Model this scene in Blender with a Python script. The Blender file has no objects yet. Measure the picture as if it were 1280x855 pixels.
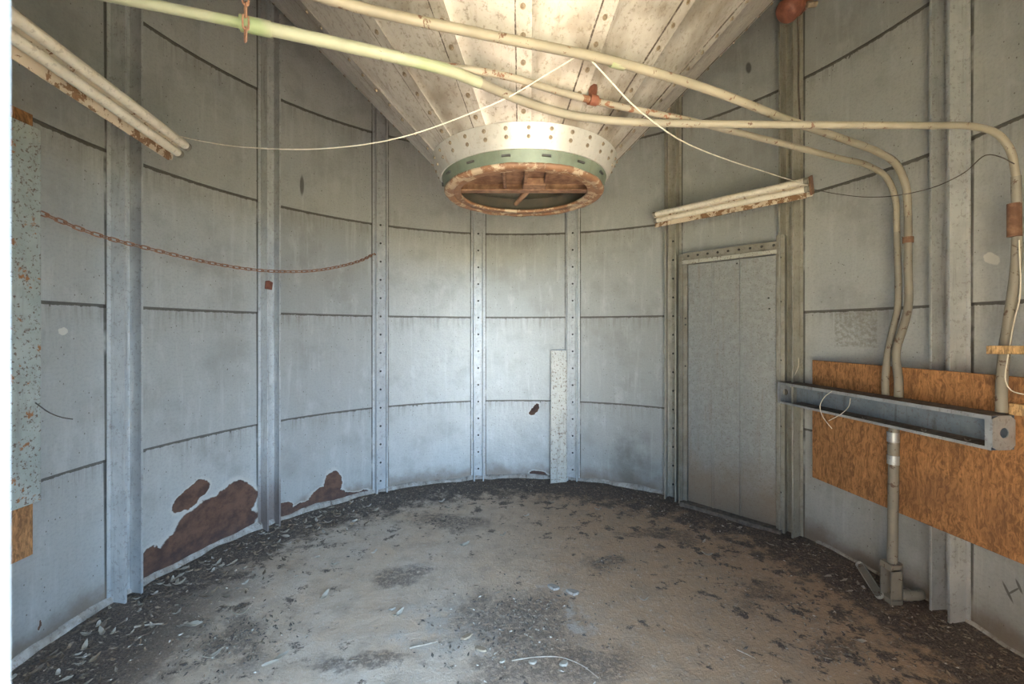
import bpy, math, random
from mathutils import Vector, Matrix, noise as mnoise
random.seed(7)
PI = math.pi
S = bpy.context.scene
COL = S.collection
# ---------------------------------------------------------------- picture geometry (1280x855 frame)
F, HX, HY, EYE = 540.0, 640.0, 413.7, 1.4
XC, YC, R = 0.053, 1.949, 2.114          # silo axis and wall radius
TOFF = math.radians(-1.04)
def P(px, py, D):
    return Vector(((px-HX)/F*D, D, EYE-(py-HY)/F*D))
def PZ(px, py, z):                       # point seen at px,py lying at eye-relative height z
    return P(px, py, -z*F/(py-HY))
def wallD(px, r=R):
    k = (px-HX)/F
    a = k*k+1; b = -2*(k*XC+YC); c = XC*XC+YC*YC-r*r
    return (-b+math.sqrt(max(b*b-4*a*c, 0)))/(2*a)
def wall_uv(px, py):
    p = P(px, py, wallD(px))
    return (math.atan2(p.x-XC, p.y-YC)*R, p.z)
def ring(a, r, z=0.0):                   # a: radians from straight ahead, clockwise seen from above
    return Vector((XC+r*math.sin(a), YC+r*math.cos(a), z))
def floor_at(px, py):
    return P(px, py, EYE*F/(py-HY))

# ---------------------------------------------------------------- mesh builder
class MB:
    def __init__(s): s.v = []; s.f = []; s.uv = None
    def add(s, vs, fs):
        n = len(s.v); s.v += [Vector(v) for v in vs]; s.f += [tuple(i+n for i in f) for f in fs]
    def box(s, c, size, M=None):
        x, y, z = (d/2 for d in size)
        vs = [Vector((i*x, j*y, k*z)) for i in (-1, 1) for j in (-1, 1) for k in (-1, 1)]
        if M is not None: vs = [M @ v for v in vs]
        c = Vector(c)
        s.add([c+v for v in vs], [(0,1,3,2),(4,6,7,5),(0,4,5,1),(2,3,7,6),(0,2,6,4),(1,5,7,3)])
        return s
    def tube(s, pts, r, n=12, caps=True):
        pts = [Vector(p) for p in pts]
        rs = r if isinstance(r, (list, tuple)) else [r]*len(pts)
        t0 = (pts[1]-pts[0]).normalized()
        u = t0.orthogonal().normalized()
        base = len(s.v); vs = []
        for i, p in enumerate(pts):
            t = (pts[min(i+1, len(pts)-1)]-pts[max(i-1, 0)]).normalized()
            u = (u-t*u.dot(t)).normalized(); w = t.cross(u)
            for k in range(n):
                a = 2*PI*k/n
                vs.append(p+(u*math.cos(a)+w*math.sin(a))*rs[i])
        fs = []
        for i in range(len(pts)-1):
            for k in range(n):
                k2 = (k+1) % n
                fs.append((i*n+k, i*n+k2, (i+1)*n+k2, (i+1)*n+k))
        if caps:
            fs.append(tuple(reversed(range(n)))); fs.append(tuple(range((len(pts)-1)*n, len(pts)*n)))
        s.add(vs, fs); return s
    def lathe(s, prof, c, n=48, a0=0, a1=2*PI, closed=False):
        full = abs(a1-a0-2*PI) < 1e-6
        m = n if full else n+1
        vs = []
        for k in range(m):
            a = a0+(a1-a0)*k/n
            for r, z in prof: vs.append(Vector((c[0]+r*math.sin(a), c[1]+r*math.cos(a), c[2]+z)))
        q = len(prof); fs = []
        for k in range(n):
            k2 = (k+1) % m
            for j in range(q if closed else q-1):
                j2 = (j+1) % q
                fs.append((k*q+j, k2*q+j, k2*q+j2, k*q+j2))
        s.add(vs, fs); return s
    def prism(s, poly, o, X, Y, Z, l0, l1):     # polygon in (X,Y) swept along Z
        o = Vector(o); n = len(poly)
        vs = [o+X*a+Y*b+Z*l for l in (l0, l1) for a, b in poly]
        fs = [(i, (i+1) % n, n+(i+1) % n, n+i) for i in range(n)]
        fs += [tuple(reversed(range(n))), tuple(range(n, 2*n))]
        s.add(vs, fs); return s
    def build(s, name, mat, parent=None, smooth=False, origin=None, bevel=0, wn=False):
        o3 = parent_world(parent) if parent is not None else (Vector(origin) if origin is not None else Vector((0,0,0)))
        me = bpy.data.meshes.new(name)
        me.from_pydata([tuple(v-o3) for v in s.v], [], s.f)
        if s.uv:
            ul = me.uv_layers.new(name='UVMap')
            for l in me.loops: ul.data[l.index].uv = s.uv[l.vertex_index]
        me.validate(); me.update()
        import bmesh
        bm = bmesh.new(); bm.from_mesh(me); bmesh.ops.recalc_face_normals(bm, faces=bm.faces) if not s.uv else None
        bm.to_mesh(me); bm.free()
        if smooth:
            me.polygons.foreach_set('use_smooth', [True]*len(me.polygons))
            try: me.set_sharp_from_angle(angle=math.radians(45))
            except Exception: pass
        me.materials.append(mat)
        o = bpy.data.objects.new(name, me); COL.objects.link(o)
        if parent is not None: o.parent = parent
        else: o.location = o3
        if bevel:
            b = o.modifiers.new('bevel', 'BEVEL'); b.width = bevel; b.segments = 2; b.limit_method = 'ANGLE'
        return o
def parent_world(o):
    v = Vector((0,0,0))
    while o is not None: v = v+o.location; o = o.parent
    return v
def tag(o, label, cat, group=None, kind=None):
    o['label'] = label; o['category'] = cat
    if group: o['group'] = group
    if kind: o['kind'] = kind
    return o
def structure(o): o['kind'] = 'structure'; return o
def thing(name, loc, label, cat, group=None):
    o = bpy.data.objects.new(name, None); o.empty_display_size = .1; COL.objects.link(o); o.location = Vector(loc)
    return tag(o, label, cat, group)
def smooth_path(pts, step=0.02):
    pts = [Vector(p) for p in pts]; out = []
    ext = [pts[0]*2-pts[1]]+pts+[pts[-1]*2-pts[-2]]
    for i in range(1, len(ext)-2):
        a, b, c, d = ext[i-1:i+3]
        n = max(2, int((c-b).length/step))
        # centripetal Catmull-Rom
        t0 = 0; t1 = t0+max((b-a).length, 1e-6)**.5; t2 = t1+max((c-b).length, 1e-6)**.5; t3 = t2+max((d-c).length, 1e-6)**.5
        for k in range(n):
            t = t1+(t2-t1)*k/n
            A1 = a*((t1-t)/(t1-t0))+b*((t-t0)/(t1-t0)); A2 = b*((t2-t)/(t2-t1))+c*((t-t1)/(t2-t1)); A3 = c*((t3-t)/(t3-t2))+d*((t-t2)/(t3-t2))
            B1 = A1*((t2-t)/(t2-t0))+A2*((t-t0)/(t2-t0)); B2 = A2*((t3-t)/(t3-t1))+A3*((t-t1)/(t3-t1))
            out.append(B1*((t2-t)/(t2-t1))+B2*((t-t1)/(t2-t1)))
    out.append(pts[-1]); return out

# ---------------------------------------------------------------- node helper
class NT:
    def __init__(s, name):
        s.m = bpy.data.materials.new(name); s.m.use_nodes = True
        s.t = s.m.node_tree; s.t.nodes.clear()
        s.out = s.t.nodes.new('ShaderNodeOutputMaterial'); s.b = s.t.nodes.new('ShaderNodeBsdfPrincipled')
        s.t.links.new(s.b.outputs[0], s.out.inputs[0])
        s.tc = s.t.nodes.new('ShaderNodeTexCoord')
    def set(s, inp, v):
        if hasattr(v, 'is_output') or isinstance(v, bpy.types.NodeSocket): s.t.links.new(v, inp)
        elif isinstance(v, (tuple, list)) and len(v) == 3 and inp.type == 'RGBA': inp.default_value = (*v, 1)
        else: inp.default_value = v
    def math(s, op, a, b=0.0, c=None, clamp=False):
        n = s.t.nodes.new('ShaderNodeMath'); n.operation = op; n.use_clamp = clamp
        s.set(n.inputs[0], a); s.set(n.inputs[1], b)
        if c is not None: s.set(n.inputs[2], c)
        return n.outputs[0]
    def vmath(s, op, a, b=(0,0,0), scale=None):
        n = s.t.nodes.new('ShaderNodeVectorMath'); n.operation = op
        s.set(n.inputs[0], a); s.set(n.inputs[1], b)
        if scale is not None: s.set(n.inputs['Scale'], scale)
        return n.outputs['Value'] if op in ('DOT_PRODUCT', 'LENGTH') else n.outputs[0]
    def noise(s, vec, scale, detail=4, rough=.6, dist=0, color=False):
        n = s.t.nodes.new('ShaderNodeTexNoise'); s.set(n.inputs['Vector'], vec)
        n.inputs['Scale'].default_value = scale; n.inputs['Detail'].default_value = detail
        n.inputs['Roughness'].default_value = rough; n.inputs['Distortion'].default_value = dist
        return n.outputs[1] if color else n.outputs[0]
    def voro(s, vec, scale, feature='F1', out='Distance'):
        n = s.t.nodes.new('ShaderNodeTexVoronoi'); n.feature = feature; s.set(n.inputs['Vector'], vec)
        n.inputs['Scale'].default_value = scale
        return n.outputs[out]
    def step(s, x, lo, hi):                 # smoothstep lo..hi -> 0..1
        n = s.t.nodes.new('ShaderNodeMapRange'); n.interpolation_type = 'SMOOTHSTEP'
        s.set(n.inputs[0], x); n.inputs[1].default_value = lo; n.inputs[2].default_value = hi
        return n.outputs[0]
    def mix(s, f, a, b, mode='MIX'):
        n = s.t.nodes.new('ShaderNodeMix'); n.data_type = 'RGBA'; n.blend_type = mode
        s.set(n.inputs[0], f); s.set(n.inputs[6], a); s.set(n.inputs[7], b)
        return n.outputs[2]
    def scale3(s, vec, sc): return s.vmath('MULTIPLY', vec, sc)
    def sep(s, vec):
        n = s.t.nodes.new('ShaderNodeSeparateXYZ'); s.set(n.inputs[0], vec); return n.outputs
    def comb(s, x, y, z=0.0):
        n = s.t.nodes.new('ShaderNodeCombineXYZ'); s.set(n.inputs[0], x); s.set(n.inputs[1], y); s.set(n.inputs[2], z); return n.outputs[0]
    def white(s, vec):
        n = s.t.nodes.new('ShaderNodeTexWhiteNoise'); s.set(n.inputs['Vector'], vec); return n.outputs['Value']
    def bump(s, h, strength=.3, dist=.01):
        n = s.t.nodes.new('ShaderNodeBump'); n.inputs['Strength'].default_value = strength; n.inputs['Distance'].default_value = dist
        s.set(n.inputs['Height'], h); s.t.links.new(n.outputs[0], s.b.inputs['Normal'])
    def ell(s, vec, c, ax, bx):             # 1 = edge of the ellipse with axis vectors ax, bx (2D)
        det = ax[0]*bx[1]-ax[1]*bx[0]
        d = s.vmath('SUBTRACT', vec, (c[0], c[1], 0))
        e1 = s.vmath('DOT_PRODUCT', d, (bx[1]/det, -bx[0]/det, 0)); e2 = s.vmath('DOT_PRODUCT', d, (-ax[1]/det, ax[0]/det, 0))
        return s.math('SQRT', s.math('ADD', s.math('MULTIPLY', e1, e1), s.math('MULTIPLY', e2, e2)))
    def fin(s, color, rough=.6, metal=0.0, spec=None):
        s.set(s.b.inputs['Base Color'], color); s.set(s.b.inputs['Roughness'], rough); s.set(s.b.inputs['Metallic'], metal)
        if spec is not None: s.b.inputs['Specular IOR Level'].default_value = spec
        return s.m

RINGS = [0.0, .752, 1.532, 2.313, 3.09, 3.86, 4.3]
def wall_material():
    n = NT('galvanised wall sheet')
    sp = n.t.nodes.new('ShaderNodeUVMap').outputs[0]
    u, v, _ = n.sep(sp)
    bay = n.math('FLOOR', n.math('DIVIDE', n.math('SUBTRACT', u, TOFF*R-math.radians(9)*R), R*math.radians(24)))
    rg = n.math('FLOOR', n.math('DIVIDE', n.math('ADD', v, .028), .78))
    tint = n.white(n.comb(bay, rg, 3.0))
    col = n.mix(tint, (.385,.38,.36), (.51,.505,.48))
    # spangle and mottling
    spg = n.noise(sp, 75, 3, .7)
    col = n.mix(n.math('MULTIPLY', n.step(spg, .45, .7), .35), col, (.30,.30,.295))
    big = n.noise(sp, 3.5, 5, .6)
    col = n.mix(n.math('MULTIPLY', n.step(big, .46, .70), .5), col, (.30,.285,.26))
    bl2 = n.noise(n.scale3(sp, (9, 4, 1)), 1, 6, .7)
    col = n.mix(n.math('MULTIPLY', n.step(bl2, .52, .68), .35), col, (.58,.575,.56))
    streak = n.noise(n.scale3(sp, (22, 1.6, 1)), 1, 4, .6)
    col = n.mix(n.math('MULTIPLY', n.step(streak, .52, .75), .30), col, (.62,.62,.61))
    streak2 = n.noise(n.scale3(sp, (40, 2.2, 1)), 1, 4, .7)
    col = n.mix(n.math('MULTIPLY', n.step(streak2, .58, .8), .35), col, (.25,.24,.22))
    # dark sealant smear under each lap
    wob = n.noise(sp, 28, 3, .7)
    drip = n.noise(n.scale3(sp, (34, 9, 1)), 1, 3, .6)
    seam = None
    for z in RINGS[1:5]:
        d = n.math('SUBTRACT', z, v)                         # >0 below the lap
        wid = n.math('MULTIPLY_ADD', n.math('MULTIPLY', n.step(drip, .60, .80), n.step(n.noise(sp, 4.5, 2), .46, .62)), .035, n.math('MULTIPLY_ADD', wob, .020, .004))
        m = n.math('MULTIPLY', n.math('GREATER_THAN', d, -.002), n.math('LESS_THAN', d, wid))
        seam = m if seam is None else n.math('MAXIMUM', seam, m)
        halo = n.math('MULTIPLY', n.math('MULTIPLY', n.step(d, .0, .004), n.step(d, .16, .0)), n.step(streak2, .40, .7))
        col = n.mix(n.math('MULTIPLY', halo, .5), col, (.22,.19,.16))
    col = n.mix(n.math('MULTIPLY', seam, .82), col, (.075,.06,.045))
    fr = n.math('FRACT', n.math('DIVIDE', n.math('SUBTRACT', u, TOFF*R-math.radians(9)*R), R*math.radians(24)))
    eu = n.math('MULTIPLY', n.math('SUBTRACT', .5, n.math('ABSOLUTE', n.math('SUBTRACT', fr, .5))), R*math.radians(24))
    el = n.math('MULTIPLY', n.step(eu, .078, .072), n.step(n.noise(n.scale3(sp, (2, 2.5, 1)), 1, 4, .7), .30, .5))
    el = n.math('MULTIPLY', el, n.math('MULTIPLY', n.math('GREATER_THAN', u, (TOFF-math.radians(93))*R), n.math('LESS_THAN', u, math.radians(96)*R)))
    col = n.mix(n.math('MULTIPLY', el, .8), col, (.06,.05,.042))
    # specks
    spk = n.step(n.voro(n.scale3(sp, (1,.7,1)), 34), .12, .06); gate = n.step(n.noise(sp, 6, 2), .42, .52)
    col = n.mix(n.math('MULTIPLY', n.math('MULTIPLY', spk, gate), .8), col, (.10,.075,.055))
    scr = n.noise(n.scale3(n.vmath('ADD', sp, n.scale3(n.noise(sp, 6, 2, .5, color=True), (.1,.1,0))), (60,60,1)), 1, 5, .8)
    col = n.mix(n.math('MULTIPLY', n.step(scr, .66, .72), .55), col, (.70,.69,.66))
    col = n.mix(n.math('MULTIPLY', n.step(scr, .335, .29), .6), col, (.16,.13,.10))
    # splash dirt at foot
    foot = n.math('ADD', v, n.math('MULTIPLY', n.noise(sp, 5, 4), -.28))
    col = n.mix(n.math('MULTIPLY', n.step(foot, .05, -.10), .75), col, (.21,.15,.105))
    dist = n.vmath('SUBTRACT', n.noise(sp, 9, 4, .6, color=True), (.5,.5,.5))
    spd = n.vmath('ADD', sp, n.scale3(dist, (.09,.09,0)))
    def E(px, py, ax, bx, sharp=False):                      # ellipse given in picture px
        c = Vector(wall_uv(px, py)); a = Vector(wall_uv(px+ax[0], py+ax[1]))-c; b = Vector(wall_uv(px+bx[0], py+bx[1]))-c
        return n.ell(sp if sharp else spd, c, a, b)
    rust = None
    for e in ((238,620,(22,-20),(8,8)), (294,628,(27,-11),(2,26)), (264,654,(48,-22),(4,30)), (262,676,(62,-34),(2,24)), (228,690,(30,-14),(3,30)), (192,708,(27,-10),(2,24)),
              (416,606,(12,0),(0,20)), (408,622,(24,-4),(0,13)), (357,633,(9,-2),(0,6)), (400,629,(62,-14),(2,7)), (50,782,(2,0),(0,7)),
              (672,597,(16,0),(0,9)), (540,607,(60,-6),(0,5)), (668,512,(5,-8),(3,3)), (868,640,(14,4),(0,26))):
        k = E(*e); rust = k if rust is None else n.math('MINIMUM', rust, k)
    rm = n.step(rust, 1.0, .94)
    rn = n.noise(sp, 14, 5, .65)
    rcol = n.mix(n.step(n.math('ADD', v, n.math('MULTIPLY', rn, .2)), .28, .02), n.mix(n.step(rn, .35, .65), (.062,.030,.020), (.135,.066,.040)), (.050,.030,.028))
    col = n.mix(n.math('MULTIPLY', n.step(rust, 1.22, 1.0), .5), col, (.66,.62,.55))
    col = n.mix(rm, col, rcol)
    pale = None
    for e in ((1240,323,(10,-2),(1,9)), (78,414,(5,0),(0,6))):
        k = E(*e); pale = k if pale is None else n.math('MINIMUM', pale, k)
    col = n.mix(n.math('MULTIPLY', n.step(pale, 1.05, .85), .8), col, (.72,.68,.60))
    dark = None
    for e in ((1268,739,(9,-5),(.8,1.6)), (1261,740,(8,16),(1.6,-.8)), (1275,733,(5,11),(1.6,-.8)), (377,232,(3,0),(0,14)), (936,85,(4,0),(0,8)), (990,1200,(1,0),(0,1))):
        k = E(*e, sharp=True); dark = k if dark is None else n.math('MINIMUM', dark, k)
    col = n.mix(n.math('MULTIPLY', n.step(dark, 1.1, .6), .75), col, (.07,.06,.05))
    soot = E(790, 577, (34,4), (0,44))
    col = n.mix(n.math('MULTIPLY', n.math('MULTIPLY', n.step(soot, 1.3, .1), n.step(big, .3, .6)), .6), col, (.13,.125,.11))
    # etched square patch on the right wall
    c0, c1 = wall_uv(1043, 433), wall_uv(1097, 388)
    bx = n.math('MAXIMUM', n.math('ABSOLUTE', n.math('DIVIDE', n.math('SUBTRACT', u, (c0[0]+c1[0])/2), abs(c1[0]-c0[0])/2)),
                n.math('ABSOLUTE', n.math('DIVIDE', n.math('SUBTRACT', v, (c0[1]+c1[1])/2), abs(c1[1]-c0[1])/2)))
    sq = n.math('MULTIPLY', n.step(bx, 1.02, .96), n.step(n.noise(sp, 45, 4, .7), .40, .6))
    col = n.mix(n.math('MULTIPLY', sq, .55), col, (.24,.21,.16))
    n.bump(n.math('ADD', n.math('MULTIPLY', big, .8), n.math('MULTIPLY', rn, .3)), .25, .02)
    rough = n.math('MULTIPLY_ADD', spg, .25, n.math('MULTIPLY_ADD', rm, .3, .36))
    return n.fin(col, rough, n.math('MULTIPLY', n.math('SUBTRACT', 1.0, rm), .38))

def metal_mat(name, a, b, foot=None, dirt=(.10,.07,.05), dirt_amt=.4, scale=8, metal=.4, rough=.45, speck=0.0, speck_scale=60, rustc=(.22,.08,.035), rust_th=None):
    n = NT(name); o = n.tc.outputs['Object']
    k = n.noise(o, scale, 5, .65)
    col = n.mix(n.step(k, .35, .68), a, b)
    st = n.noise(n.scale3(o, (18,18,1.5)), 1.5, 4, .65)
    col = n.mix(n.math('MULTIPLY', n.step(st, .52, .75), dirt_amt), col, dirt)
    if speck:
        sv = n.noise(o, speck_scale, 3, .75)
        col = n.mix(n.math('MULTIPLY', n.step(sv, .56, .63), speck), col, (.12,.06,.035))
    if foot:
        fz = n.math('ADD', n.sep(o)[2], n.math('MULTIPLY', n.noise(o, 4, 4), -.5)); col = n.mix(n.math('MULTIPLY', n.step(fz, .35, -.15), .7), col, foot)
    mm = metal
    if rust_th is not None:
        rv = n.noise(o, scale*1.7, 5, .7); rm = n.step(rv, rust_th, rust_th+.04)
        col = n.mix(rm, col, n.mix(n.noise(o, 60, 3), (.13,.05,.025), rustc)); mm = n.math('MULTIPLY', n.math('SUBTRACT', 1.0, rm), metal)
    n.bump(n.noise(o, 40, 4, .6), .12, .006)
    return n.fin(col, n.math('MULTIPLY_ADD', k, .2, rough-.1), mm)

M_wall = wall_material()
M_post = metal_mat('galvanised post', (.42,.42,.415), (.52,.52,.51), dirt_amt=.35, metal=.4, speck=.3, speck_scale=50)
M_post_rust = metal_mat('galvanised post with rusted foot', (.42,.42,.415), (.52,.52,.51), foot=(.13,.065,.04), dirt_amt=.35, metal=.3, speck=.3, speck_scale=50)
M_post_dirty = metal_mat('brown filmed post', (.30,.28,.23), (.39,.36,.31), dirt=(.16,.11,.07), dirt_amt=.6, metal=.25, speck=.3, speck_scale=50)
M_bolt = metal_mat('old bolt', (.16,.115,.08), (.30,.23,.16), scale=30, metal=.4, rough=.55)
M_bolt_dark = metal_mat('dark bolt', (.05,.045,.04), (.09,.08,.07), scale=30, metal=.3, rough=.6)
M_door = metal_mat('mottled door sheet', (.30,.295,.28), (.36,.355,.34), foot=(.26,.17,.10), dirt=(.26,.19,.13), dirt_amt=.35, scale=30, metal=.35, speck=.45, speck_scale=90)
M_frame = metal_mat('door frame metal', (.24,.215,.175), (.34,.31,.265), dirt_amt=.4, metal=.35, speck=.3)
M_strip = metal_mat('freckled strip', (.41,.385,.335), (.49,.465,.41), dirt_amt=.4, metal=.25, speck=.9, speck_scale=55)
M_cover = metal_mat('freckled grey green cover', (.33,.35,.315), (.42,.435,.395), dirt_amt=.3, metal=.2, speck=.9, speck_scale=75, rust_th=.60, rustc=(.45,.18,.05))
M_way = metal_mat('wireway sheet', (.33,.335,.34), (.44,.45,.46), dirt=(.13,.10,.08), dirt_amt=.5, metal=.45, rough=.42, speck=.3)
M_way_shade = metal_mat('wireway inside shade and blue reflection', (.17,.20,.235), (.24,.275,.315), dirt=(.08,.065,.055), dirt_amt=.7, metal=.3, rough=.5, speck=.3)  # sheet darkened and blued: inside shade and blue reflection put into the colour
M_jamb = metal_mat('pale painted jamb', (.27,.29,.31), (.32,.34,.355), dirt=(.24,.25,.26), dirt_amt=.3, scale=20, metal=0, rough=.7)
M_rust = metal_mat('scaly rust', (.13,.06,.035), (.27,.15,.09), dirt=(.10,.04,.02), dirt_amt=.5, scale=22, metal=0, rough=.85)
M_redrust = metal_mat('red rust', (.12,.036,.022), (.21,.075,.042), dirt=(.16,.05,.03), dirt_amt=.5, scale=25, metal=0.1, rough=.6)
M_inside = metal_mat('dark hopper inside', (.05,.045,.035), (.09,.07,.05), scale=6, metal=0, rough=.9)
M_chain = metal_mat('rusty chain iron', (.24,.11,.065), (.38,.20,.12), scale=50, metal=.1, rough=.8)
M_cord = metal_mat('cream cord', (.60,.54,.44), (.70,.64,.53), scale=30, metal=0, rough=.8)
M_darkwire = metal_mat('dark wire', (.07,.055,.045), (.12,.09,.07), scale=30, metal=.2, rough=.7)
M_lamp = metal_mat('chalky cream tube', (.66,.58,.48), (.74,.66,.56), dirt=(.5,.38,.27), dirt_amt=.4, scale=12, metal=0, rough=.6, speck=.25, speck_scale=45)
M_mortar = metal_mat('mortar fillet', (.26,.225,.19), (.42,.38,.34), dirt=(.12,.085,.065), dirt_amt=.95, scale=14, metal=0, rough=.95, speck=.4)
M_leaf = [metal_mat('dry leaf %s' % c, a, b, scale=30, metal=0, rough=.8, dirt_amt=.3) for c, a, b in
          (('pale', (.27,.23,.18), (.38,.33,.265)), ('tan', (.25,.18,.12), (.33,.25,.17)), ('brown', (.12,.085,.06), (.19,.135,.09)), ('white', (.38,.34,.29), (.47,.43,.37)))]
M_twig = metal_mat('twig bark', (.30,.24,.18), (.42,.35,.28), scale=40, metal=0, rough=.9)

M_dust = metal_mat('settled dust', (.09,.07,.055), (.18,.14,.11), scale=30, metal=0, rough=.95)
def flaking(name, base, under, th, scale=26, metal=0.0, green=False):
    n = NT(name); o = n.tc.outputs['Object']
    col = n.mix(n.step(n.noise(o, 7, 4), .35, .65), base, tuple(c*.82 for c in base))
    if green: col = n.mix(n.step(n.noise(o, 3.2, 3), .47, .57), col, (.25,.285,.14))
    rv = n.noise(o, scale, 6, .72, .4); m = n.step(rv, th, th+.025)
    col = n.mix(m, col, n.mix(n.noise(o, 70, 3), under, tuple(c*.45 for c in under)))
    n.bump(n.math('SUBTRACT', n.math('MULTIPLY', rv, .2), m), .5, .003)
    return n.fin(col, .6, metal)
M_pipe = flaking('painted conduit', (.29,.245,.185), (.17,.085,.05), .605)
M_pipe_pale = flaking('pale yellow conduit', (.36,.345,.235), (.22,.12,.07), .66, green=True)
M_pipe_rusty = flaking('badly flaked conduit', (.31,.26,.20), (.24,.10,.05), .56, 18)
M_pipe_grey = flaking('grey conduit', (.23,.20,.16), (.15,.09,.06), .59)
M_flake = flaking('flaking cream enamel', (.70,.60,.48), (.30,.16,.08), .575, 24)

M_flake_lip = flaking('heavily flaking enamel', (.62,.50,.38), (.30,.16,.08), .505, 16)
def hopper_mat():
    n = NT('hopper sheet'); uvn = n.t.nodes.new('ShaderNodeUVMap').outputs[0]; o = n.tc.outputs['Object']
    k = n.noise(o, 5, 5, .65)
    col = n.mix(n.step(k, .35, .7), (.45,.40,.36), (.34,.30,.265))
    st = n.noise(n.scale3(uvn, (5, 2.0, 1)), 3, 6, .72)
    col = n.mix(n.math('MULTIPLY', n.step(st, .52, .72), .6), col, (.22,.17,.125))
    fine = n.noise(o, 60, 4, .75)
    col = n.mix(n.math('MULTIPLY', n.step(fine, .52, .66), .6), col, (.17,.13,.095))
    b = n.noise(o, 2.6, 4, .6)
    col = n.mix(n.math('MULTIPLY', n.step(b, .52, .68), .7), col, (.16,.12,.085))
    hs = n.sep(uvn); ha = n.math('DIVIDE', hs[0], 1.2)
    ht = n.math('MULTIPLY', n.math('MULTIPLY', n.math('FRACT', n.math('DIVIDE', n.math('SUBTRACT', ha, TOFF-math.radians(9)), math.radians(24))), math.radians(24)), hs[1])
    ln = n.math('MULTIPLY', n.step(ht, .0185, .0195), n.step(ht, .0245, .0230))
    col = n.mix(n.math('MULTIPLY', ln, n.step(fine, .25, .55)), col, (.07,.05,.04))
    n.bump(n.math('ADD', k, n.math('MULTIPLY', fine, .1)), .15, .02)
    return n.fin(col, n.math('MULTIPLY_ADD', fine, .25, .42), .35)
M_hopper = hopper_mat()
M_collar = metal_mat('bright collar sheet', (.43,.395,.35), (.50,.46,.41), dirt=(.36,.23,.14), dirt_amt=.4, scale=9, metal=.45, rough=.46, speck=.15)
M_neck = metal_mat('green grey neck', (.115,.13,.09), (.155,.17,.12), dirt=(.10,.07,.04), dirt_amt=.4, scale=12, metal=.2, rough=.5, rust_th=.66)
M_rim = flaking('rusted rim', (.40,.29,.19), (.27,.13,.065), .45, 16)

def plywood(name, base):
    n = NT(name); o = n.tc.outputs['Object']
    w = n.noise(o, 5, 3, .6, color=True)
    v = n.vmath('ADD', n.scale3(o, (26,26,7)), n.scale3(w, (3.0,3.0,3.0)))
    g = n.noise(v, 1.6, 6, .75, 1.2)
    col = n.mix(n.step(g, .38, .62), tuple(c*.42 for c in base), base)
    g2 = n.noise(n.scale3(o, (80,80,14)), 1.5, 4, .7)
    col = n.mix(n.math('MULTIPLY', n.step(g2, .5, .68), .6), col, tuple(min(1, c*1.55) for c in base))
    col = n.mix(n.math('MULTIPLY', n.step(n.noise(o, 2.5, 4), .52, .7), .45), col, (.16,.075,.035))
    n.bump(g, .25, .006)
    return n.fin(col, .75, 0)
M_ply = plywood('weathered plywood', (.40,.185,.07))
M_wood = plywood('bare wood', (.55,.34,.16))

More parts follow.
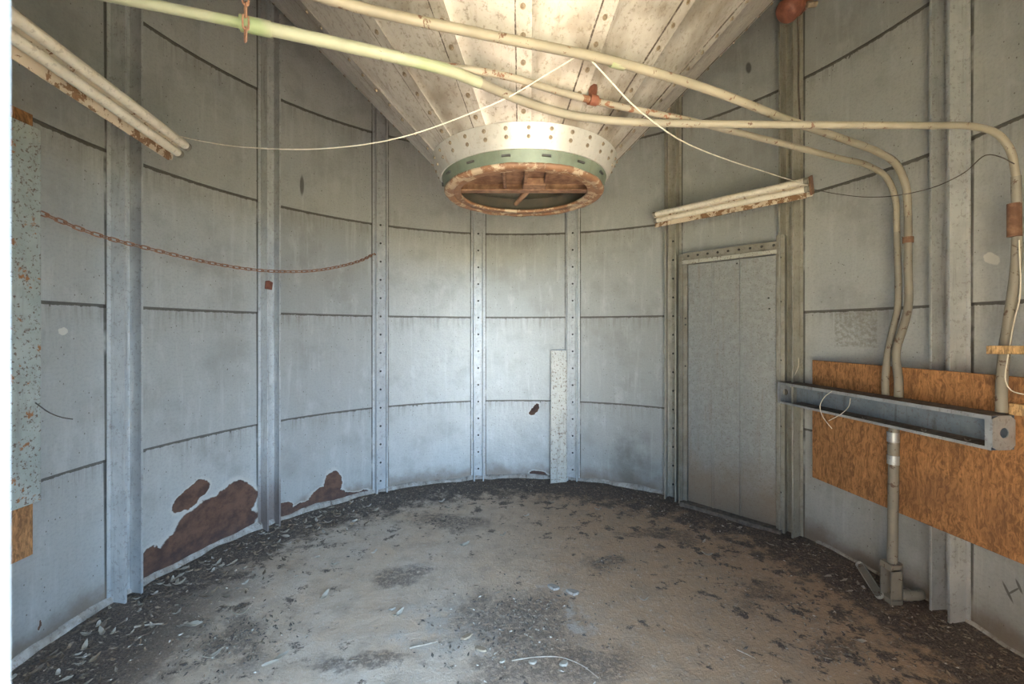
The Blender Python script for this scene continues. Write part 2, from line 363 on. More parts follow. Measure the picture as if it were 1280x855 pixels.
def floor_mat():
    n = NT('dirty concrete floor'); o = n.tc.outputs['Object']
    x, y, z = n.sep(o)
    dx = n.math('SUBTRACT', x, XC); dy = n.math('SUBTRACT', y, YC)
    r = n.math('SQRT', n.math('ADD', n.math('MULTIPLY', dx, dx), n.math('MULTIPLY', dy, dy)))
    n1 = n.noise(o, 2.2, 5, .65); n2 = n.noise(o, 8, 6, .7); n3 = n.noise(o, 38, 5, .75); n4 = n.noise(o, 120, 3, .7)
    right = n.step(n.math('ADD', x, n.math('MULTIPLY', n1, 1.2)), .1, 1.3)
    con = n.mix(n.step(n1, .35, .65), (.51,.385,.28), (.54,.45,.365))
    con = n.mix(right, con, (.42,.275,.17))
    con = n.mix(n.math('MULTIPLY', n.step(n2, .42, .7), .55), con, (.31,.24,.18))
    con = n.mix(n.math('MULTIPLY', n.step(n3, .55, .68), .45), con, (.60,.54,.47))
    # dark litter: along the wall and in named patches
    jit = n.vmath('SUBTRACT', n.noise(o, 4, 5, .65, color=True), (.5,.5,.5))
    od = n.vmath('ADD', o, n.scale3(jit, (.55,.55,0)))
    edge = n.math('ADD', r, n.math('MULTIPLY', n.math('SUBTRACT', n2, .5), 1.0))
    dirt = n.step(edge, 1.60, 1.84)
    lo = n.step(n.math('ADD', n.math('MULTIPLY', x, -.8), n.math('MULTIPLY', y, -.25)), .35, .95)
    dirt = n.math('MAXIMUM', dirt, n.math('MULTIPLY', n.step(edge, 1.30, 1.55), lo))
    def E(px, py, rx, ry):
        c = floor_at(px, py); a = floor_at(px+rx, py)-c; b = floor_at(px, py+ry)-c
        return n.ell(od, (c.x, c.y), (a.x, a.y), (b.x, b.y))
    pat = None
    for e in ((640,775,100,52), (690,830,120,40), (757,704,30,13), (560,652,60,9), (290,800,45,45), (955,745,40,22), (1045,812,34,16), (820,668,50,10), (1080,690,120,35), (500,720,45,14), (460,830,60,16)):
        k = n.step(E(*e), 1.15, .5); pat = k if pat is None else n.math('MAXIMUM', pat, k)
    pat = n.math('MULTIPLY', pat, n.step(n3, .32, .56))
    bn_ = n.noise(n.vmath('ADD', o, n.scale3(jit, (.12,.12,0))), 9, 8, .72); bg_ = n.math('MULTIPLY_ADD', n.step(n.math('ADD', r, n.math('MULTIPLY', n1, .8)), .9, 2.1), .07, n.math('MULTIPLY', right, .03))
    blot = n.math('MULTIPLY', n.step(n.math('ADD', bn_, bg_), .615, .675), n.step(n3, .2, .52))
    dm = n.math('MAXIMUM', n.math('MAXIMUM', n.math('MULTIPLY', dirt, n.step(n3, .28, .46)), n.math('MULTIPLY', pat, .75)), blot)
    dcol = n.mix(n.step(n4, .4, .62), (.042,.031,.026), (.145,.108,.088))
    col = n.mix(n.math('MULTIPLY', dm, .93), con, dcol)
    pale = None
    for e in ((700,738,34,9), (600,805,30,18), (728,775,16,26), (545,790,70,40)):
        k = n.step(E(*e), 1.0, .55); pale = k if pale is None else n.math('MAXIMUM', pale, k)
    col = n.mix(n.math('MULTIPLY', n.math('MULTIPLY', pale, n.step(n2, .40, .6)), .6), col, (.46,.41,.36))
    wsp = n.math('MULTIPLY', n.step(n.voro(o, 42), .16, .08), n.step(n.noise(o, 5, 3), .5, .6))
    col = n.mix(n.math('MULTIPLY', wsp, .75), col, (.50,.46,.42))
    n.bump(n.math('ADD', n.math('MULTIPLY', n3, .6), n.math('ADD', n.math('MULTIPLY', n4, .3), n2)), .55, .02)
    return n.fin(col, n.math('MULTIPLY_ADD', n2, .2, .62), 0, .35)
M_floor = floor_mat()
def ground_mat(name, a, b, sc):
    n = NT(name); o = n.tc.outputs['Object']; col = n.mix(n.step(n.noise(o, sc, 5), .35, .65), a, b); return n.fin(col, .9, 0)

# ---------------------------------------------------------------- setting
def post_ang(k): return math.radians(-9+24*k)+TOFF           # k = -3..4 in view
def sheet(mb, a0, a1, z0, z1, nseg):
    base = len(mb.v)
    if mb.uv is None: mb.uv = []
    lip = .006
    for i in range(nseg+1):
        a = a0+(a1-a0)*i/nseg
        for rr, zz in ((R+.012, z0), (R-lip, z0), (R-lip*.4, (z0+z1)/2), (R+.002, z1+.01)):
            mb.v.append(ring(a, rr, zz)); mb.uv.append((a*R, zz))
    for i in range(nseg):
        for j in range(3):
            q = base+i*4+j
            mb.f.append((q, q+1, q+5, q+4))
def wall(name, edges, zmin=0):
    mb = MB()
    for a0, a1 in zip(edges[:-1], edges[1:]):
        for z0, z1 in zip(RINGS[:-1], RINGS[1:]):
            if z1 <= zmin: continue
            sheet(mb, a0, a1, max(z0, zmin) if z0 > 0 else max(-.03, zmin), z1, 6)
    return structure(mb.build(name, M_wall, smooth=True))
GAP0, GAP1 = math.radians(153.5), math.radians(198.5)
T2 = 2*PI
wall('wall_left', [GAP1-T2, post_ang(-6), post_ang(-5), post_ang(-4), post_ang(-3), post_ang(-2), post_ang(-1)])
wall('wall_back', [post_ang(k) for k in range(-1, 4)])
wall('wall_right', [post_ang(k) for k in range(3, 7)]+[GAP0])
wall('wall_front', [GAP0, post_ang(7), post_ang(8), GAP1], 2.16)

# floor: gently heaped litter at its rim
mb = MB(); NA, NR = 220, 60
def floor_z(x, y):
    r = math.hypot(x-XC, y-YC); a = math.atan2(x-XC, y-YC)
    e = max(0, min(1, (r-1.72)/.36)); e = e*e*(3-2*e)
    v = mnoise.fractal(Vector((x*3, y*3, 1)), .8, 2.1, 4)
    return e*(.022+.018*v)+.004*mnoise.noise(Vector((x*9, y*9, 4)))
mb.v.append(Vector((XC, YC, 0)))
for i in range(1, NR+1):
    r = (R+.01)*i/NR
    for k in range(NA):
        p = ring(2*PI*k/NA, r); p.z = floor_z(p.x, p.y); mb.v.append(p)
for k in range(NA): mb.f.append((0, 1+(k+1) % NA, 1+k))
for i in range(NR-1):
    for k in range(NA):
        a = 1+i*NA; mb.f.append((a+k, a+(k+1) % NA, a+NA+(k+1) % NA, a+NA+k))
structure(mb.build('floor', M_floor, smooth=True))

def baseboard(name, a0, a1, hs=1.0):
    n = int((a1-a0)*60); mb = MB(); vs = []
    for i in range(n+1):
        a = a0+(a1-a0)*i/n; q = ring(a, R); zz = floor_z(q.x, q.y)
        w = .016+.014*max(-.6, mnoise.noise(Vector((a*14, 2, 0)))); h = hs*(.030+.020*mnoise.noise(Vector((a*9, 5, 0)))); w *= hs
        vs += [ring(a, R-.004, -.02), ring(a, R-.008-w*1.5, zz-.012), ring(a, R-.008-w, zz+h*.5), ring(a, R-.009, zz+h), ring(a, R-.001, zz+h)]
    fs = [(i*5+j, i*5+(j+1) % 5, i*5+5+(j+1) % 5, i*5+5+j) for i in range(n) for j in range(5)]
    mb.add(vs, fs); structure(mb.build(name, M_mortar, smooth=True))
baseboard('baseboard_left', math.radians(-150), post_ang(-1))
baseboard('baseboard_back', post_ang(-1), math.radians(37))
baseboard('baseboard_right', math.radians(66), math.radians(150), .45)

mb = MB(); mb.lathe([(.0001, 4.0), (R+.02, 4.0), (R+.02, 4.04), (.0001, 4.04)], (XC, YC, 0), 48)
structure(mb.build('ceiling', M_inside))

# doorway the camera stands in (jamb at the picture's left edge)
JX0, JX1, JD0, JD1, JH = -.2295, .95, -.17, .20, 2.16
mb = MB(); mb.box(((JX0-.30), (JD0+JD1)/2, JH/2), (.60, JD1-JD0, JH)); jl = structure(mb.build('trim_1', M_jamb, bevel=.004))
mb = MB(); mb.box((JX1+.03, (JD0+JD1)/2-.06, JH/2), (.06, JD1-JD0-.12, JH)); structure(mb.build('trim_2', M_jamb, bevel=.004))
mb = MB(); mb.box(((JX0+JX1)/2, (JD0+JD1)/2-.06, JH+.04), (JX1-JX0+.12, JD1-JD0-.12, .08)); structure(mb.build('trim_3', M_jamb, bevel=.004))
# land outside the doorway
mb = MB(); mb.box((.65, -1.25, -.075), (2.1, 1.7, .11)); structure(mb.build('path', ground_mat('pale sandy apron', (.62,.515,.40), (.68,.575,.46), 3)))
mb = MB(); mb.box((0, -10, -.16), (60, 60, .1)); structure(mb.build('ground', ground_mat('dry grass', (.36,.335,.19), (.42,.37,.225), .8)))

mb = MB(); mb.box((-5.2, -4.6, 2.6), (.5, 7.5, 5.6)); structure(mb.build('sky_blocker_outside', ground_mat('brown sky blocker', (.20,.15,.10), (.27,.20,.14), 1.5)))  # unseen slab added to block the left sky and tone the bounce

# ---------------------------------------------------------------- bolts
mb = MB(); mb.lathe([(.0001, .0062), (.004, .006), (.0066, .005), (.0068, 0), (.0115, -.0005), (.0118, -.002), (.0001, -.002)], (0,0,0), 8)
_b = mb.build('bolt', M_bolt, smooth=True); BOLT_ME = _b.data; bpy.data.objects.remove(_b)
mb = MB(); mb.lathe([(.0001, .005), (.006, .0045), (.0085, .002), (.009, -.002), (.0001, -.002)], (0,0,0), 8)
_b = mb.build('bolt', M_bolt_dark, smooth=True); BOLT2_ME = _b.data; bpy.data.objects.remove(_b)
def bolt(parent, pos, nrm, me=BOLT_ME, sc=1.0):
    o = bpy.data.objects.new('bolt', me); COL.objects.link(o); o.parent = parent
    o.location = Vector(pos)-parent_world(parent)
    o.rotation_euler = Vector(nrm).to_track_quat('Z', 'Y').to_euler(); o.scale = (sc,)*3
    return o

# ---------------------------------------------------------------- steel channel posts
post_labels = {-3: 'steel channel post on the left wall under the twin tube light', -2: 'steel channel post on the left wall with the small rusty tag',
  -1: 'bolted steel channel post where the rusty chain ends', 0: 'bolted steel channel post under the left side of the hopper outlet',
  1: 'bolted steel channel post beside the freckled standing strip', 2: 'steel channel post along the left edge of the grey door',
  3: 'steel channel post along the right edge of the grey door', 4: 'steel channel post on the right wall behind the plywood board'}
for k in range(-3, 5):
    a = post_ang(k); nin = Vector((-math.sin(a), -math.cos(a), 0)); t = Vector((math.cos(a), -math.sin(a), 0))
    base = ring(a, R-.008, 0)
    W, Dp, th = .048, .085, .006
    if k in (-1, 0, 1): Dp = .055
    t_ = thing('steel_post', base, post_labels[k], 'post')
    lipw = .012
    poly = [(-W, 0), (W, 0), (W, Dp), (W-lipw, Dp), (W-lipw, Dp-.004), (W-th, Dp-.004), (W-th, th), (-W+th, th), (-W+th, Dp-.004), (-W+lipw, Dp-.004), (-W+lipw, Dp), (-W, Dp)]
    mb = MB(); mb.prism(poly, base, t, nin, Vector((0,0,1)), -.02, 3.76)
    pm = M_post_rust if k == -2 else M_post_dirty if k in (2, 3) else M_post
    mb.build('channel', pm, t_, bevel=.0015)
    mb = MB()
    for s in (-1, 1):
        mb.prism([(s*(W+.001), 0), (s*(W+.018), 0), (s*(W+.018), .004), (s*(W+.001), .004)], base, t, nin, Vector((0,0,1)), -.02, 3.76)
    mb.build('flange', pm, t_)
    if k >= -1 and k <= 2:
        z = .12
        while z < 2.35:
            bolt(t_, base+nin*(th+.001)+Vector((0,0,z)), nin, BOLT2_ME); z += .156

# ---------------------------------------------------------------- hopper
Z0 = EYE+.338; SL = 1.03                                   # cone apex height and slope
hop = thing('hopper', (XC, YC, EYE+.60), 'large riveted galvanised cone hopper with a rusted round outlet overhead', 'hopper')
def cone_pt(a, r, off=0):                                  # a measured like posts; off = outward-down offset
    nl = math.hypot(1, SL)
    rr = r+off*SL/nl; zz = Z0+SL*r-off/nl
    return ring(a, rr, zz)
def cone_n(a): nl = math.hypot(1, SL); return Vector((math.sin(a)*SL/nl, math.cos(a)*SL/nl, -1/nl))
RT, RB = 2.095, .398
lap = .018
for k in range(15):
    a0, a1 = post_ang(k), post_ang(k+1)
    mb = MB(); mb.uv = []
    rows = [RB+(RT-RB)*j/14 for j in range(15)]
    na = 8
    outer, inner = [], []
    for off, store in ((0, outer), (-.005, inner)):
        for r in rows:
            row = []
            for i in range(na+2):
                if i <= na: a = a0+(a1-a0)*i/na; o_ = off
                else: a = a1+lap/r*1.2; o_ = off+.0025
                if i == na: o_ = off+.0025
                if i == na-1: a = a1-.03/r; o_ = off+.0025
                if i == na-2: a = a1-.0325/r; o_ = off
                row.append(len(mb.v)); mb.v.append(cone_pt(a, r, o_)); mb.uv.append((a*1.2, r))
            store.append(row)
    n = na+2
    for j in range(14):
        for i in range(n-1):
            mb.f.append((outer[j][i], outer[j][i+1], outer[j+1][i+1], outer[j+1][i]))
            mb.f.append((inner[j][i+1], inner[j][i], inner[j+1][i], inner[j+1][i+1]))
        mb.f.append((outer[j][n-1], inner[j][n-1], inner[j+1][n-1], outer[j+1][n-1]))
    for i in range(n-1): mb.f.append((inner[0][i], inner[0][i+1], outer[0][i+1], outer[0][i]))
    pan = mb.build('cone_panel', M_hopper, hop, smooth=True)
    # bolts along this panel's lapped edge, the edges facing the room only
    phi = math.degrees((a1+PI) % T2-PI) if False else (math.degrees(a1) % 360)-180
    if abs(phi) < 103:
        rmax = .64+.70*min(1, (abs(phi)/82)**2); st = .052 if abs(phi) < 80 else .062
        r = .425
        while r < rmax:
            bolt(pan, cone_pt(a1-.002/r, r, .0035), cone_n(a1), sc=.8); r += st
# collar band with two rows of bolts
mb = MB(); nl = math.hypot(1, SL)
def cz(r): return Z0+SL*r
CT, CBm = (.409, EYE+.747), (.370, EYE+.668)             # collar top and bottom (radius, height)
prof = [CT, CBm, (CBm[0]-.008, CBm[1]), (CT[0]-.012, CT[1])]
mb.lathe(prof, (XC, YC, 0), 96, closed=True)
col = mb.build('collar', M_collar, hop, smooth=True)
for i in range(-8, 9):
    a = PI+math.radians(12*i)+TOFF
    for f_ in (.22, .55):
        rr = CT[0]+(CBm[0]-CT[0])*f_; zz = CT[1]+(CBm[1]-CT[1])*f_
        bolt(col, ring(a, rr+.0015, zz), Vector((math.sin(a)*.94, math.cos(a)*.94, -.34)), sc=.7)
# green-grey neck under the collar
ZN = EYE+.618
mb = MB(); mb.lathe([(.366, EYE+.672), (.352, ZN+.006), (.340, ZN+.006), (.354, EYE+.672)], (XC, YC, 0), 96, closed=True)
neck = mb.build('neck', M_neck, hop, smooth=True)
for i in range(-3, 4):
    a = PI+math.radians(24*i+12)
    M = Matrix.Rotation(-a, 3, 'Z')
    mb = MB(); mb.box(ring(a, .360, EYE+.648), (.034, .010, .007), M); mb.build('slot_clip', M_bolt_dark, neck)
# rolled rusty rim
mb = MB(); prof = []
for i in range(14):
    a = 2*PI*i/14; prof.append((.333+.022*math.cos(a), ZN+.013*math.sin(a)))
mb.lathe(prof, (XC, YC, 0), 96, closed=True)
for v in mb.v:
    q = mnoise.fractal(v*14, .8, 2, 3)*.004; v.z += q
mb.build('rim', M_rim, hop, smooth=True)
mb = MB(); prof = [(.318, ZN-.004), (.312, ZN-.008), (.286, ZN-.004), (.282, ZN+.004), (.286, ZN+.010), (.318, ZN+.008)]
mb.lathe(prof, (XC, YC, 0), 96, closed=True); mb.build('inner_flange', M_rim, hop, smooth=True)
mb = MB(); mb.lathe([(.318, ZN+.004), (.325, ZN+.075), (.321, ZN+.075), (.314, ZN+.004)], (XC, YC, 0), 64, closed=True); mb.build('throat', M_inside, hop, smooth=True)
# half closed slide gate with rust ribs
gate = MB(); gy = YC+.02; pts = []
rg_ = .31
a_s = math.asin(.02/rg_)
for i in range(25):
    a = -a_s-(PI-2*a_s)*0-(PI+0)*i/24 if False else PI-a_s*0
n_ = 24; poly = []
for i in range(n_+1):
    t = -a_s*-1
    a = (PI/2-math.asin(.02/rg_))+ (PI+2*math.asin(.02/rg_))*i/n_
    poly.append((XC+rg_*math.sin(a), YC+rg_*math.cos(a)))
vs = [Vector((x, y, ZN+.05)) for x, y in poly]+[Vector((x, y, ZN+.056)) for x, y in poly]
m_ = len(poly)
gate.add(vs, [tuple(range(m_)), tuple(range(m_, 2*m_))]+[(i, (i+1) % m_, m_+(i+1) % m_, m_+i) for i in range(m_)])
g = gate.build('gate_plate', M_rust, hop)
mb = MB(); mb.box((XC, gy+.004, ZN+.034), (.585, .008, .042)); mb.box((XC, gy-.018, ZN+.014), (.575, .046, .006)); mb.build('gate_bar', M_rust, hop, bevel=.002)
for px_, w_ in ((-.085, .012), (.005, .014), (.09, .010)):
    mb = MB(); mb.box((XC+px_, gy-.14, ZN+.034), (w_, .25, .030)); mb.build('gate_rib', M_rust, hop, bevel=.002)
mb = MB(); mb.box((XC+.045, gy-.05, ZN+.030), (.10, .10, .034)); mb.build('gate_block', M_rust, hop, bevel=.004)
mb = MB(); mb.tube([Vector((XC+.03, gy-.02, ZN+.028)), Vector((XC-.015, gy+.09, ZN+.010)), Vector((XC-.035, gy+.14, ZN+.002))], [.014, .012, .010], 8); mb.build('gate_handle', M_rust, hop, smooth=True)

# ---------------------------------------------------------------- conduits
def pipe(name, label, parts, cat='pipe'):                  # parts: (part name, points, radius, material)
    o = thing(name, parts[0][1][0], label, cat)
    for nm, pts, r, m in parts:
        sp_ = smooth_path(pts, .02) if len(pts) > 2 else pts; n_ = len(sp_)
        if isinstance(r, tuple): r = [r[0]+(r[1]-r[0])*i/(n_-1) for i in range(n_)]
        mb = MB(); mb.tube(sp_, r, 14); mb.build(nm, m, o, smooth=True)
    return o
def band(c, d, r, l): d = Vector(d).normalized(); return [Vector(c)-d*l/2, Vector(c)+d*l/2]
# wireway frame (plan line) needed for the drops
WL, WR = Vector((1.785, 2.90)), Vector((1.925, 1.735))      # front top edge, left and right end
wd = (WR-WL).normalized(); wn = Vector((-wd.y, wd.x))       # wn points to the wall
if wn.x < 0: wn = -wn
def way(s, b, z): q = WL+wd*s+wn*b; return Vector((q.x, q.y, z))
WLEN = (WR-WL).length; WTOP, WBOT, WDEP = EYE-.342, EYE-.480, .108
def way_s(px):                                              # s where the wireway mid line is seen at px
    best = min((abs((lambda q: q.x/q.y*F+HX-px)(way(s/200*WLEN, .065, 0))), s/200*WLEN) for s in range(201)); return best[1]
z1 = .77
A = [PZ(x, y, z1) for x, y in ((322,33), (400,50), (480,68), (560,88), (600,104), (630,117), (660,129), (700,141), (740,148), (800,153), (1000,156))]
dropA = way(way_s(1253), .065, WTOP+.012)
Aend = [P(1150,157,1.62), P(1215,158,1.635), P(1246,167,1.65), P(1263,188,1.665), P(1270,220,1.68), P(1271,270,1.70), P(1270,330,1.715), P(1261,400,1.73), P(1255,440,1.74), Vector((dropA.x, dropA.y, dropA.z+.08)), dropA]
lead = [Vector((-1.62, .78, EYE+z1+.01)), PZ(150,-2,z1), PZ(312,31,z1)]
pa = pipe('conduit_pipe', 'long pale conduit that skirts the hopper and drops at the far right of the picture', [('tube', A+Aend[:5], (.0150, .0125), M_pipe), ('lower_tube', Aend[4:], (.0145, .0185), M_pipe_grey), ('tube', lead, .0125, M_pipe_pale), ('coupling', [PZ(300,28.5,z1), PZ(340,37.5,z1)], .0195, M_pipe_pale)])
# pale stretch is a sleeve of its own paint
mb = MB(); mb.tube(smooth_path([PZ(322,33,z1), PZ(400,50,z1), PZ(480,68,z1), PZ(560,88,z1), PZ(600,104,z1)]), .0165, 14); mb.build('sleeve', M_pipe_pale, pa, smooth=True)
c = P(1268, 275, 1.70); mb = MB(); mb.tube(band(c, (0,0,1), 1, .13), .021, 12); mb.build('rusty_clamp', M_rust, pa, smooth=True)
z2 = .85
d2 = way(way_s(1121)+.012, .06, WTOP+.012)
B = [Vector((-1.05, .80, EYE+z2+.01)), PZ(415,0,z2), PZ(600,42,z2), PZ(690,60,z2), PZ(760,75,z2), PZ(880,110,z2), PZ(985,150,z2), PZ(1060,176,z2),
     P(1097,190,2.06), P(1120,205,2.11), P(1132,232,2.15), P(1135,270,2.16)]
B2 = [P(1135,270,2.16), P(1135,330,2.17), P(1135,385,2.18), P(1128,412,2.18), P(1120,440,2.19), Vector((d2.x, d2.y, d2.z+.08)), d2]
pb = pipe('conduit_pipe', 'topmost conduit crossing in front of the hopper down to the wireway', [('tube', B, (.0135, .0165), M_pipe), ('lower_tube', B2, (.0165, .019), M_pipe_grey)])
c = PZ(772,79,z2); mb = MB(); mb.tube(band(c, PZ(800,88,z2)-PZ(745,72,z2), 1, .05), .0168, 12); mb.build('coupling', M_pipe_pale, pb, smooth=True)
c = P(1135,300,2.165); mb = MB(); mb.tube(band(c, (0,0,1), 1, .03), .022, 12); mb.build('rusty_clamp', M_rust, pb, smooth=True)
z3 = .80
d3 = way(way_s(1109)-.012, .07, WTOP+.012)
C = [PZ(330,35,z3), PZ(440,59,z3), PZ(500,71,z3), PZ(560,83,z3), PZ(600,89,z3), PZ(640,97,z3), PZ(700,115,z3), PZ(760,130,z3), PZ(850,148,z3)]
C1 = [PZ(850,148,z3), PZ(960,175,z3), PZ(1050,198,z3), P(1085,207,2.13), P(1108,222,2.19), P(1119,248,2.22), P(1121,290,2.23)]
C2 = [P(1121,290,2.23), P(1122,385,2.24), P(1116,412,2.24), P(1110,440,2.24), Vector((d3.x, d3.y, d3.z+.08)), d3]
pc = pipe('conduit_pipe', 'thin flaking conduit emerging behind the pale pipe and running below the topmost one', [('tube', C, (.0105, .012), M_pipe_rusty), ('tube', C1, (.012, .0145), M_pipe), ('lower_tube', C2, (.0145, .0165), M_pipe_grey)])
# strap clamps on the thin pipe
q = PZ(741,125,z3); o = thing('pipe_hanger', q, 'rusted hanger strap gripping the flaking pipe before the hopper', 'hanger')
mb = MB(); mb.tube([q+Vector((0,0,.012)), q+Vector((.004,.02,.055)), q+Vector((.008,.05,.085))], [.014, .017, .008], 8); mb.build('strap', M_redrust, o, smooth=True)
mb = MB(); mb.tube(band(q, PZ(760,130,z3)-PZ(720,120,z3), 1, .03), .018, 12); mb.build('clip', M_redrust, o, smooth=True)

# ---------------------------------------------------------------- fluorescent lights
def lamp(p0, p1, up, n_cam, label, lipside, endplates):
    p0, p1 = Vector(p0), Vector(p1); ax = (p1-p0).normalized(); L = (p1-p0).length
    n_ = (Vector(n_cam)-ax*Vector(n_cam).dot(ax)).normalized(); v_ = n_.cross(ax).normalized()
    if v_.dot(Vector(up)) < 0: v_ = -v_
    o = thing('fluorescent_light', (p0+p1)/2, label, 'light fixture')
    mb = MB()
    hw = .052
    poly = [(hw, -.012), (hw-.006, -.02), (.026, -.046), (-.026, -.046), (-hw+.006, -.02), (-hw-.012, -.012), (-hw-.014, .004), (-hw-.008, .006), (-hw+.012, -.006), (hw-.008, -.006)]
    mb.prism(poly, p0, v_, n_, ax, -.01, L+.01)
    mb.build('housing', M_flake, o, bevel=.002)
    mb = MB(); mb.prism([(-hw-.016, .016), (-hw-.019, .010), (-hw+.012, -.010), (-hw+.014, -.003)], p0, v_, n_, ax, -.01, L-.02)
    mb.build('lip', M_flake_lip, o)
    for off in (.033, -.016):
        mb = MB(); c0 = p0+v_*off+n_*.016; pts = []; rs = []
        for s, r in ((0, .012), (.003, .0185), (L-.003, .0185), (L, .012)): pts.append(c0+ax*s); rs.append(r)
        mb.tube(pts, rs, 16); tb = mb.build('lamp_tube', M_lamp, o, smooth=True)
        for s in (.012, L-.012):
            mb = MB(); mb.tube(band(c0+ax*s, ax, 1, .022), .0195, 16); mb.build('end_cap', M_pipe_grey, tb, smooth=True)
    for s in endplates:
        mb = MB(); cc = p0+ax*(0 if s == 0 else L); d = ax*(-1 if s == 0 else 1)
        mb.prism([(hw+.003, -.04), (hw+.003, .022), (-hw-.004, .024), (-hw-.004, -.04)], cc, v_, n_, d, .002, .012); mb.build('end_plate', M_rust, o, bevel=.002)
    return o
zl = .885
rp1 = PZ(1012, 232, zl); rp0 = PZ(819, 273, zl)
lamp(rp0, rp1, (0,0,1), Vector((-1.0,-1.6,-.75)), 'twin tube light beside the door on the right wall', -1, (1,))
lp1 = Vector((-1.585, 2.06, EYE+.865)); lp0 = lp1+Vector((.215, -1.16, .0))
lamp(lp0, lp1, (.6,0,.8), Vector((.95,-.5,-.75)), 'twin tube light with a flaking edge at upper left', -1, ())

# cords
def wire(name, label, pts, r, m, cat='wire', group=None):
    mb = MB(); sp_ = smooth_path(pts, .015); mb.tube(sp_, r, 6); o = mb.build(name, m, smooth=True, origin=pts[0]); return tag(o, label, cat, group)
cl = P(214, 168, 2.03)
wire('cord', 'cream cord slung from the left light up to the topmost conduit', [cl, P(255,177,1.93), P(300,183.5,1.84), P(400,186,1.68), P(500,172,1.55), P(600,137,1.44), P(640,119,1.40), P(690,89,1.36), P(722,70,1.34)], .0022, M_cord, 'cord')
wire('cord', 'cream cord hanging from the topmost conduit down to the right light', [P(735,71,1.335), P(762,100,1.38), P(790,130,1.46), P(830,162,1.62), P(860,180,1.80), P(910,200,2.1), P(960,216,2.4), P(1010,232,2.62)], .0026, M_cord, 'cord')
wire('wire', 'dark thin wire looping from the right light across the two drop pipes', [P(1018,237,2.60), P(1050,243,2.4), P(1090,246.5,2.2), P(1130,243,2.05), P(1170,233,1.95), P(1205,216,1.85), P(1232,194,1.75), P(1250,196,1.70), P(1268,205,1.66)], .0020, M_darkwire)
wire('wire', 'dark bent wire poking out of the freckled cover on the left wall', [P(30,498,1.80), P(42,502,1.76), P(62,516,1.78), P(78,522,1.80), P(91,524,1.83)], .0022, M_darkwire)
wire('wire', 'pale wire curl over the wireway lip, longer left one', [P(1040,489,2.40), P(1030,497,2.36), P(1025,508,2.34), P(1028,520,2.32), P(1040,536,2.30)], .0017, M_cord)
wire('wire', 'pale wire curl over the wireway lip, shorter right one', [P(1063,498,2.32), P(1061,508,2.29), P(1052,517,2.27), P(1036,526,2.26)], .0017, M_cord)
wire('wire', 'pale short wire standing up at the left end of the wireway', [P(988,484,2.90), P(992,472,2.87), P(998,458,2.86), P(998,447,2.87)], .0020, M_cord)
wire('wire', 'pale wire running down beside the far right pipe', [P(1274,300,1.68), P(1275,370,1.685), P(1268,400,1.69), P(1261,440,1.695), P(1257,476,1.70), P(1264,488,1.70), P(1284,494,1.70)], .0022, M_cord)
# red rust fitting at top right with a hanging wire
q = P(984, 14, 2.3); q2 = P(1012, -14, 2.3)
o = thing('pipe_elbow', q, 'rust red round pipe stub hanging at the top edge right of the hopper', 'pipe fitting')
mb = MB(); mb.tube([q+(q-q2)*.14, q+(q-q2)*.08, q, q2, q2+(q2-q)*2.2], [.045, .058, .062, .058, .058], 20); mb.build('stub', M_redrust, o, smooth=True)
mb = MB(); mb.tube(band(q2*.35+q*.65, q2-q, 1, .03), .066, 20); mb.build('collar', M_redrust, o, smooth=True)
qb = P(1024, 2, 2.28); mb = MB(); mb.tube([P(1008,6,2.25), P(1020,5,2.25)], .016, 8); mb.build('nut', M_bolt, o, smooth=True)
wire('wire', 'dark straight wire hanging from the rust red stub beside the door post', [P(997,20,2.3), P(998,60,2.3), P(998,110,2.3), P(1000,152,2.3)], .0045, M_darkwire)

# ---------------------------------------------------------------- chains
def link_mesh(l, w, r):
    pts = []
    for i in range(16):
        a = 2*PI*i/16; x = math.cos(a)*w; y = math.sin(a)*w+(l if math.sin(a) > .01 else -l if math.sin(a) < -.01 else 0)
        pts.append(Vector((x, y, 0)))
    mb = MB(); vs = []; n = len(pts)
    for i, p in enumerate(pts):
        t = (pts[(i+1) % n]-pts[i-1]).normalized(); u = Vector((0,0,1)); w_ = t.cross(u)
        for k in range(6):
            a = 2*PI*k/6; vs.append(p+(u*math.cos(a)+w_*math.sin(a))*r)
    mb.add(vs, [(i*6+k, i*6+(k+1) % 6, ((i+1) % n)*6+(k+1) % 6, ((i+1) % n)*6+k) for i in range(n) for k in range(6)])
    o = mb.build('link', M_chain, smooth=True); me = o.data; bpy.data.objects.remove(o); return me
def chain(pts, pitch, me, label, cat='chain'):
    path = smooth_path(pts, .004); L = [0]
    for a, b in zip(path[:-1], path[1:]): L.append(L[-1]+(b-a).length)
    n = int(L[-1]/pitch); o = thing('chain', pts[0], label, cat)
    for i in range(n):
        s = (i+.5)*pitch; j = max(0, min(len(path)-2, next((q-1 for q in range(1, len(L)) if L[q] >= s), len(L)-2)))
        p = path[j]; t = (path[j+1]-path[j]).normalized()
        u = t.cross(Vector((0,0,1))); u = u.normalized() if u.length > .05 else Vector((1,0,0)); w = t.cross(u)
        ang = .78+(PI/2 if i % 2 else 0)
        zz = u*math.cos(ang)+w*math.sin(ang); xx = t.cross(zz)
        M = Matrix((xx, t, zz)).transposed().to_4x4(); M.translation = p-Vector(pts[0])
        c = bpy.data.objects.new('link', me); COL.objects.link(c); c.parent = o; c.matrix_local = M
    return o
LM = link_mesh(.0125, .0092, .0030)
ch = chain([P(48,265,1.79), P(75,276,1.87), P(105,288,1.96), P(140,299,2.06), P(175,308,2.18), P(250,326,2.46), P(300,335,2.66), P(340,339,2.82), P(385,339,2.98), P(420,334,3.14), P(450,326,3.35), P(468,317,3.58)], .0345, LM, 'long rusty chain sagging along the left wall between two posts')
